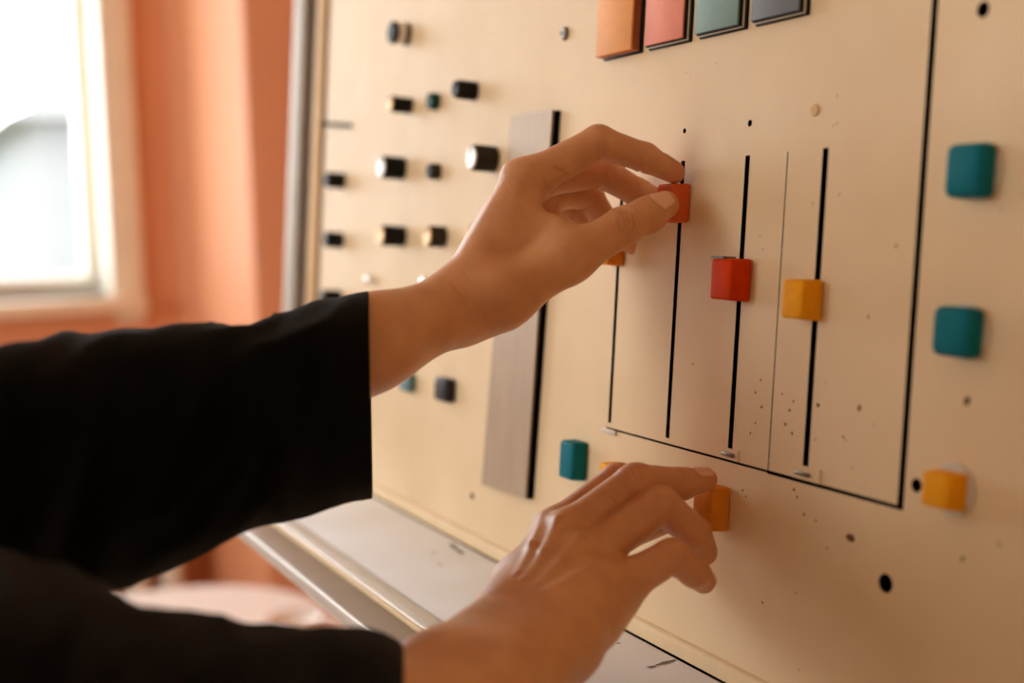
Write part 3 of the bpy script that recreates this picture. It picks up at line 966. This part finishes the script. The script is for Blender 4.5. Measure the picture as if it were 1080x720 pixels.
def nail(H, arm, dip, tip, rtip, dorsal, wd, ln, start):
    ax = unit(tip - dip)
    d = unit(dorsal - ax * (dorsal @ ax)); sd = np.cross(ax, d)
    nu, nv = 11, 13
    pts = []
    for j in range(nv):
        t = j / (nv - 1)
        x = start + ln * t
        # rounded root and gently arched free edge
        half = wd / 2 * (1 - max(0, (0.28 - t) / 0.28) ** 2.4 * 0.75) * (1 - max(0, (t - 0.86) / 0.14) ** 2 * 0.25)
        for i in range(nu):
            s = -1 + 2 * i / (nu - 1)
            a = s * half / rtip * 0.95
            c = dip + ax * x
            pts.append((c, math.cos(a) * d + math.sin(a) * sd))
    C0 = np.array([p[0] for p in pts]); Dv = np.array([p[1] for p in pts])
    t = np.full(len(pts), 0.016)
    for _ in range(40): t = t - np.clip(H.sdf(C0 + Dv * t[:, None]), -0.004, 0.004) * 0.8
    S = C0 + Dv * (t[:, None] + 0.00025)
    bm = bmesh.new()
    vs = [bm.verts.new(q) for q in S]
    for j in range(nv - 1):
        for i in range(nu - 1):
            bm.faces.new((vs[j * nu + i], vs[j * nu + i + 1], vs[(j + 1) * nu + i + 1], vs[(j + 1) * nu + i]))
    bmesh.ops.recalc_face_normals(bm, faces=bm.faces)
    me = bpy.data.meshes.new('fingernail'); bm.to_mesh(me); bm.free()
    o = link('fingernail', me, M['nail'], None, True, True)
    o.parent = arm
    so = o.modifiers.new('thickness', 'SOLIDIFY'); so.thickness = 0.0005; so.offset = 0
    return o


person = empty('person', (-0.55, -0.62, 0.0), 'person in a black wool top reaching in with both hands on the panel', 'person')

# ---- left arm (the upper one): thumb and index pinch the coral slider
Lw_r, Lw_u = vp(487, 322, .640), vp(489, 323, .664)
Lf_r, Lf_u = vp(394, 360, .606), vp(394, 361, .632)
Lb_r, Lb_u = vp(318, 402, .584), vp(318, 404, .604)
M2, M3, M4, M5 = vp(555, 191, .662), vp(556, 189, .681), vp(564, 197, .700), vp(575, 209, .716)
TC, TM, TI, TT = vp(530, 314, .634), vp(600, 272, .638), vp(657, 239, .648), vp(701, 216, .664)
palm = [(Lb_r, Lf_r, .0205, .0200, .012), (Lb_u, Lf_u, .0205, .0195, .012), (Lf_r, Lw_r, .0200, .0160, .012), (Lf_u, Lw_u, .0195, .0158, .012),
        (Lw_r, M2, .0148, .0108, .010), (Lw_r * .5 + Lw_u * .5, M3, .0145, .0108, .010), (Lw_u, M4, .0145, .0102, .010), (Lw_u, M5, .0145, .0098, .010),
        (TC, TM, .0128, .0112, .012), (Lw_r, TC, .0145, .0128, .012),
        ((M2 + TM) * .5 * .45 + (Lw_r + M2) * .5 * .55, (M2 * .35 + TM * .65), .0095, .0070, .016),
        ((Lw_u * .6 + M5 * .4) + unit(TC - Lw_r) * .006, M5 * .8 + Lw_u * .2, .0125, .0105, .010)]
LI = [M2, vp(631, 150, .668), vp(680, 166, .674), vp(711, 182, .678)]
LM = [M3, vp(634, 181, .700), vp(674, 204, .704), vp(699, 213, .692)]
LR = [M4, vp(620, 206, .722), vp(643, 241, .734), vp(671, 259, .732)]
LP = [M5, vp(612, 227, .736), vp(632, 248, .742), vp(645, 263, .739)]
fing = [dict(j=LI, r=[.0102, .0088, .0075, .0058], k=.008), dict(j=LM, r=[.0104, .0088, .0075, .0060], k=.007),
        dict(j=LR, r=[.0100, .0084, .0074, .0064], k=.007), dict(j=LP, r=[.0092, .0074, .0064, .0054], k=.007),
        dict(j=[TM, TI, TT], r=[.0112, .0098, .0074], k=.010, pads=[(TI * .4 + TT * .6 + np.array([0, 0, -.0012]), .0088)])]
HL = Hand(palm, fing)
towards = -RC[2]                            # unit vector from the scene to the lens
upv = -RC[1]
cre = []
ta = unit(TT - TI)
for k, (o_, dp) in enumerate(((-.0048, .0005), (-.0024, .0007), (0.0, .0008), (.0024, .0007), (.0046, .0005))):
    cre.append((TI + ta * o_, unit(ta + upv * (.12 * (k - 2))), unit(towards + upv * .25), .0010, dp * 2.6, 0.35))
for J in (LI, LM, LR):
    ax = unit(J[2] - J[1]); ax0 = unit(J[1] - J[0])
    cre.append((J[1], unit(ax + ax0), -upv, .0011, .0011, 0.1))
    cre.append((J[2], ax, -upv, .0009, .0008, 0.1))
fw_ = unit(Lw_r - Lf_r)
for o_, dp in ((-.004, .0006), (.003, .0004)):
    cre.append((Lw_r + fw_ * o_, unit(fw_ + upv * .25), unit(towards + upv * 1.2), .0009, dp, 0.0))
dl = unit(upv - RC[0] * 1.5)
rid = [(M2 + dl * .011, M2 + dl * .011, .006, .0012), (Lw_r * .6 + M2 * .4 + dl * .012, M2 + dl * .011, .0028, .0007), (M3 + dl * .011, M3 + dl * .011, .006, .0012)]
armL = build_arm('arm', HL, person, cre, 'left hand and wrist, pinching the coral slider', rid,
                 [(661, 233, 82, .5, 6.2, .5, 3.9), (659, 234, 86, .35, 3.6, .7, 0), (663, 231, 80, .35, 4.0, .7, 0), (652, 236, 80, .4, 5.0, .5, 0), (668, 230, 84, .35, 4.0, .5, 0),
                  (592, 180, 25, .6, 4.5, .8, 0), (582, 205, 46, .7, 6.0, .8, 0), (576, 194, 52, .5, 4.5, .6, 0), (598, 262, 20, .5, 4.0, .3, 0),
                  (481, 307, 50, .45, 4.5, .8, 0), (493, 293, 52, .4, 4.0, .5, 0), (631, 160, 88, .7, 3.6, .8, 0), (677, 171, 75, .5, 3.0, .6, 0), (640, 190, 70, .6, 3.2, .5, 0),
                  (541, 184, 60, .4, 2.2, .4, 0), (537, 191, 62, .4, 2.2, .4, 0), (534, 199, 64, .4, 2.0, .3, 0)])
nail(HL, armL, TI, TT, .0085, towards + upv * .45, .0120, .0125, .0190)
nail(HL, armL, LI[2], LI[3], .0068, unit(np.cross(LI[3] - LI[2], towards)) * -1, .0095, .0105, .0085)

# ---- right arm (the lower one): back of the hand to the lens, fingertips on the orange block knob
Rw_r, Rw_u = vp(548, 655, .566), vp(588, 674, .548)
Rf_r, Rf_u = vp(470, 728, .505), vp(505, 752, .492)
Rb_r, Rb_u = vp(370, 800, .455), vp(400, 830, .445)
N2, N3, N4, N5 = vp(584, 560, .630), vp(598, 563, .612), vp(620, 587, .600), vp(650, 619, .590)
SC, SM, SI, ST = vp(552, 628, .598), vp(606, 590, .636), vp(656, 562, .655), vp(704, 546, .650)
RI = [N2, vp(652, 506, .638), vp(690, 514, .652), vp(709, 524, .655)]
RM = [N3, vp(670, 508, .617), vp(718, 510, .630), vp(744, 506, .637)]
RR = [N4, vp(696, 532, .606), vp(732, 561, .618), vp(743, 583, .627)]
RP = [N5, vp(709, 586, .592), vp(732, 603, .600), vp(742, 613, .609)]
pw = Rw_r * .5 + Rw_u * .5
palm = [(Rb_r, Rf_r, .0250, .0215, .012), (Rb_u, Rf_u, .0250, .0215, .012), (Rf_r, Rw_r, .0215, .0178, .012), (Rf_u, Rw_u, .0215, .0182, .012),
        (Rw_r, N2, .0165, .0100, .010), (Rw_r * .6 + Rw_u * .4, N3, .0160, .0104, .010), (Rw_r * .3 + Rw_u * .7, N4, .0165, .0104, .010), (Rw_u, N5, .0172, .0110, .010),
        (SC, SM, .0140, .0108, .012), (Rw_r, SC, .0155, .0140, .012), ((Rw_u + N5) * .5, N5 * .85 + Rw_u * .15, .0150, .0120, .010)]
fing = [dict(j=RI, r=[.0098, .0084, .0072, .0058], k=.007), dict(j=RM, r=[.0104, .0090, .0078, .0060], k=.007),
        dict(j=RR, r=[.0104, .0090, .0078, .0062], k=.007), dict(j=RP, r=[.0100, .0080, .0070, .0058], k=.007),
        dict(j=[SM, SI, ST], r=[.0108, .0094, .0074], k=.010)]
HR = Hand(palm, fing)
cre = []
for J in (RI, RM, RR, RP):
    a0, a1 = unit(J[1] - J[0]), unit(J[2] - J[1])
    dors = unit(a0 - a1)
    for o_, dp in ((-.0035, .0004), (-.0012, .0005), (.0012, .0005), (.0035, .0004)):
        cre.append((J[1] + a1 * max(o_, 0) + a0 * min(o_, 0), unit(a0 + a1), dors, .0007, dp, 0.2))
    cre.append((J[2], a1, dors, .0008, .0005, 0.2))
    cre.append((J[1], unit(a0 + a1), -dors, .0012, .0010, 0.2))
fw_ = unit(Rw_r - Rf_r)
for o_, dp in ((.0, .0006), (.005, .0005), (.010, .0004)):
    cre.append((pw + fw_ * o_, fw_, unit(towards * .2 + upv - RC[0] * .6), .0009, dp, 0.2))
def on_skin(H, p, d):
    t = 0.025
    for _ in range(40): t -= float(H.sdf((p + d * t)[None])[0]) * 0.8
    return p + d * t
dr = unit(towards * .75 + upv * .7 - RC[0] * .35)
rid = []
for w_, n_, am in ((Rw_r * .75 + Rw_u * .25, N2, .0013), (Rw_r * .6 + Rw_u * .4, N3, .0013), (Rw_r * .4 + Rw_u * .6, N4, .0009), (Rw_r * .3 + Rw_u * .7, N5, .0007)):
    a_, m_, b_ = on_skin(HR, w_ * .75 + n_ * .25, dr), on_skin(HR, w_ * .4 + n_ * .6, dr), on_skin(HR, n_, dr)
    rid += [(a_, m_, .0026, am), (m_, b_, .0030, am), (b_, b_, .0060, .0010)]
armR = build_arm('arm', HR, person, cre, 'right hand and wrist, back of the hand showing', rid,
                 [(709, 556, 50, .6, 3.5, .9, 0), (716, 566, 40, .5, 2.8, .6, 0), (519, 638, 8, .5, 5.0, .7, 0), (512, 646, 6, .5, 5.0, .6, 0), (524, 630, 12, .45, 4.0, .5, 0),
                  (558, 552, 128, .5, 3.5, .7, 0), (566, 545, 128, .4, 2.5, .6, 0), (667, 498, 80, .4, 2.6, .5, 0), (675, 498, 82, .4, 2.6, .5, 0), (660, 500, 78, .4, 2.6, .4, 0),
                  (700, 521, 65, .4, 2.8, .5, 0), (693, 522, 62, .4, 2.8, .4, 0), (712, 574, 70, .4, 2.4, .4, 0), (720, 500, 85, .4, 2.2, .4, 0), (647, 527, 35, .6, 3.0, .6, 0),
                  (595, 690, 42, .5, 5.0, .4, 0), (612, 676, 42, .5, 4.0, .3, 0)])
for J, r_ in ((RM, .0072), (RR, .0072), (RP, .0066)):
    a0, a1 = unit(J[1] - J[0]), unit(J[3] - J[2])
    nail(HR, armR, J[2], J[3], r_, unit(a0 - a1), .0100, .0105, .0065)


# ---- sleeves
def sleeve(name, secs, seed, label, n_along=150, n_around=96, cuff_in=0.05, folds=1.0):
    """lofted tube: secs = (centre, up half axis vector, depth half axis vector); first section is the cuff edge"""
    secs = [tuple(np.asarray(q, float) for q in s) for s in secs]
    cen = np.array([s[0] for s in secs]); A = np.array([s[1] for s in secs]); Bv = np.array([s[2] for s in secs])
    seg = np.linalg.norm(np.diff(cen, axis=0), axis=1)
    cum = np.concatenate([[0], np.cumsum(seg)])

    def cr(arr, x):          # Catmull-Rom through the sections
        i = int(np.clip(np.searchsorted(cum, x, 'right') - 1, 0, len(cum) - 2))
        t = (x - cum[i]) / max(seg[i], 1e-9)
        p0, p1, p2, p3 = arr[max(i - 1, 0)], arr[i], arr[i + 1], arr[min(i + 2, len(arr) - 1)]
        return 0.5 * ((2 * p1) + (-p0 + p2) * t + (2 * p0 - 5 * p1 + 4 * p2 - p3) * t * t + (-p0 + 3 * p1 - 3 * p2 + p3) * t ** 3)
    rows = []
    # inner lining from inside out to the edge, then the outer face
    lay = [(x, -0.0032) for x in np.linspace(cuff_in, 0.002, 14)] + [(0.0004, -0.0022), (0.0, -0.0012), (0.0003, -0.0004), (0.0012, 0.0)]
    lay += [(x, 0.0) for x in np.linspace(0.003, cum[-1], n_along)]
    for x, off in lay:
        c, a, b = cr(cen, x), cr(A, x), cr(Bv, x)
        ra, rb = np.linalg.norm(a), np.linalg.norm(b)
        row = []
        for k in range(n_around):
            t = 2 * math.pi * k / n_around
            ca, sa = math.cos(t), math.sin(t)
            ex = 0.78
            ca = math.copysign(abs(ca) ** ex, ca); sa = math.copysign(abs(sa) ** ex, sa)
            d = a * ca + b * sa
            q = c + d
            damp = min(1.0, x / 0.05) if x < 0.05 else 1.0
            w1 = noise.noise(Vector((x * 16 + seed, math.cos(t + x * 7) * 0.9, math.sin(t + x * 7) * 0.9)))
            w2 = noise.noise(Vector((x * 42 + seed * 3, math.cos(t + x * 16) * 1.4, math.sin(t + x * 16) * 1.4)))
            f = folds * (0.0060 * w1 + 0.0036 * (abs(w2) * -2 + 0.5)) * (0.12 + 0.88 * damp)
            q = q + unit(d) * (f + off)
            row.append(q)
        rows.append(row)
    V = np.array(rows).reshape(-1, 3)
    F = []
    nr = len(rows)
    for j in range(nr - 1):
        for k in range(n_around):
            k2 = (k + 1) % n_around
            F.append((j * n_around + k, j * n_around + k2, (j + 1) * n_around + k2, (j + 1) * n_around + k))
    F.append(tuple((nr - 1) * n_around + k for k in range(n_around)))
    me = bpy.data.meshes.new(name)
    me.from_pydata(V.tolist(), [], F)
    me.update()
    bm = bmesh.new(); bm.from_mesh(me); bmesh.ops.recalc_face_normals(bm, faces=bm.faces); bm.to_mesh(me); bm.free()
    o = link(name, me, M['wool'], person, True, True)
    o['label'] = label
    return o


def sec(x, y0, y1, d, depth_half, tilt_x=0.0, swing=0.0):
    """section whose top and bottom stand at y0 and y1 of the view at distance d"""
    t, b = vp(x + tilt_x, y0, d), vp(x - tilt_x, y1, d)
    return ((t + b) / 2, (t - b) / 2, (RC[2] + RC[0] * swing) * depth_half)


def wsec(c, ra, rb, bend):
    """section of the upper arm, bend = degrees the arm has turned up towards the shoulder"""
    a = math.radians(bend)
    return (np.array(c), np.array([0, math.sin(a), math.cos(a)]) * ra, np.array([-1.0, 0, 0]) * rb)


sleeve('sleeve', [sec(391, 307, 523, .616, .050, -2, -.11), sec(360, 313, 527, .606, .050, -2, -.13), sec(300, 327, 541, .590, .050, 0, -.18), sec(225, 343, 572, .572, .049, 0, -.2),
                  sec(110, 352, 616, .548, .053, 0, -.3), sec(0, 364, 650, .522, .056, 0, -.4), sec(-130, 370, 690, .495, .058, 0, -.5), sec(-330, 340, 700, .46, .062, 0, -.6),
                  wsec((.030, -.515, 1.140), .062, .060, 25), wsec((.012, -.570, 1.205), .064, .062, 45), wsec((-.005, -.615, 1.280), .066, .064, 55), wsec((-.012, -.645, 1.345), .060, .058, 60),
                  wsec((-.015, -.660, 1.380), .040, .038, 62), wsec((-.016, -.666, 1.395), .012, .012, 62)],
       3.3, 'loose black wool sleeve of the left arm')
sleeve('sleeve', [sec(440, 688, 1000, .485, .050, -14, -.075), sec(412, 672, 1000, .478, .050, -12, -.10), sec(360, 663, 1000, .466, .048, -8, -.15), sec(300, 664, 1005, .452, .050, 0, -.2), sec(235, 657, 1010, .438, .052, 0, -.25),
                  sec(150, 638, 1015, .420, .054, 0, -.3), sec(95, 612, 1020, .408, .056, 0, -.35), sec(45, 597, 1030, .398, .057, 0, -.4), sec(-30, 592, 1050, .385, .060, 0, -.5),
                  sec(-160, 590, 1080, .365, .064, 0, -.6),
                  wsec((.190, -.470, 1.080), .062, .060, 25), wsec((.215, -.530, 1.140), .064, .062, 45), wsec((.240, -.585, 1.225), .066, .064, 55), wsec((.252, -.620, 1.300), .062, .058, 60),
                  wsec((.258, -.638, 1.340), .040, .038, 62), wsec((.260, -.645, 1.355), .012, .012, 62)],
       9.1, 'black wool sleeve of the right arm, nearest the camera')
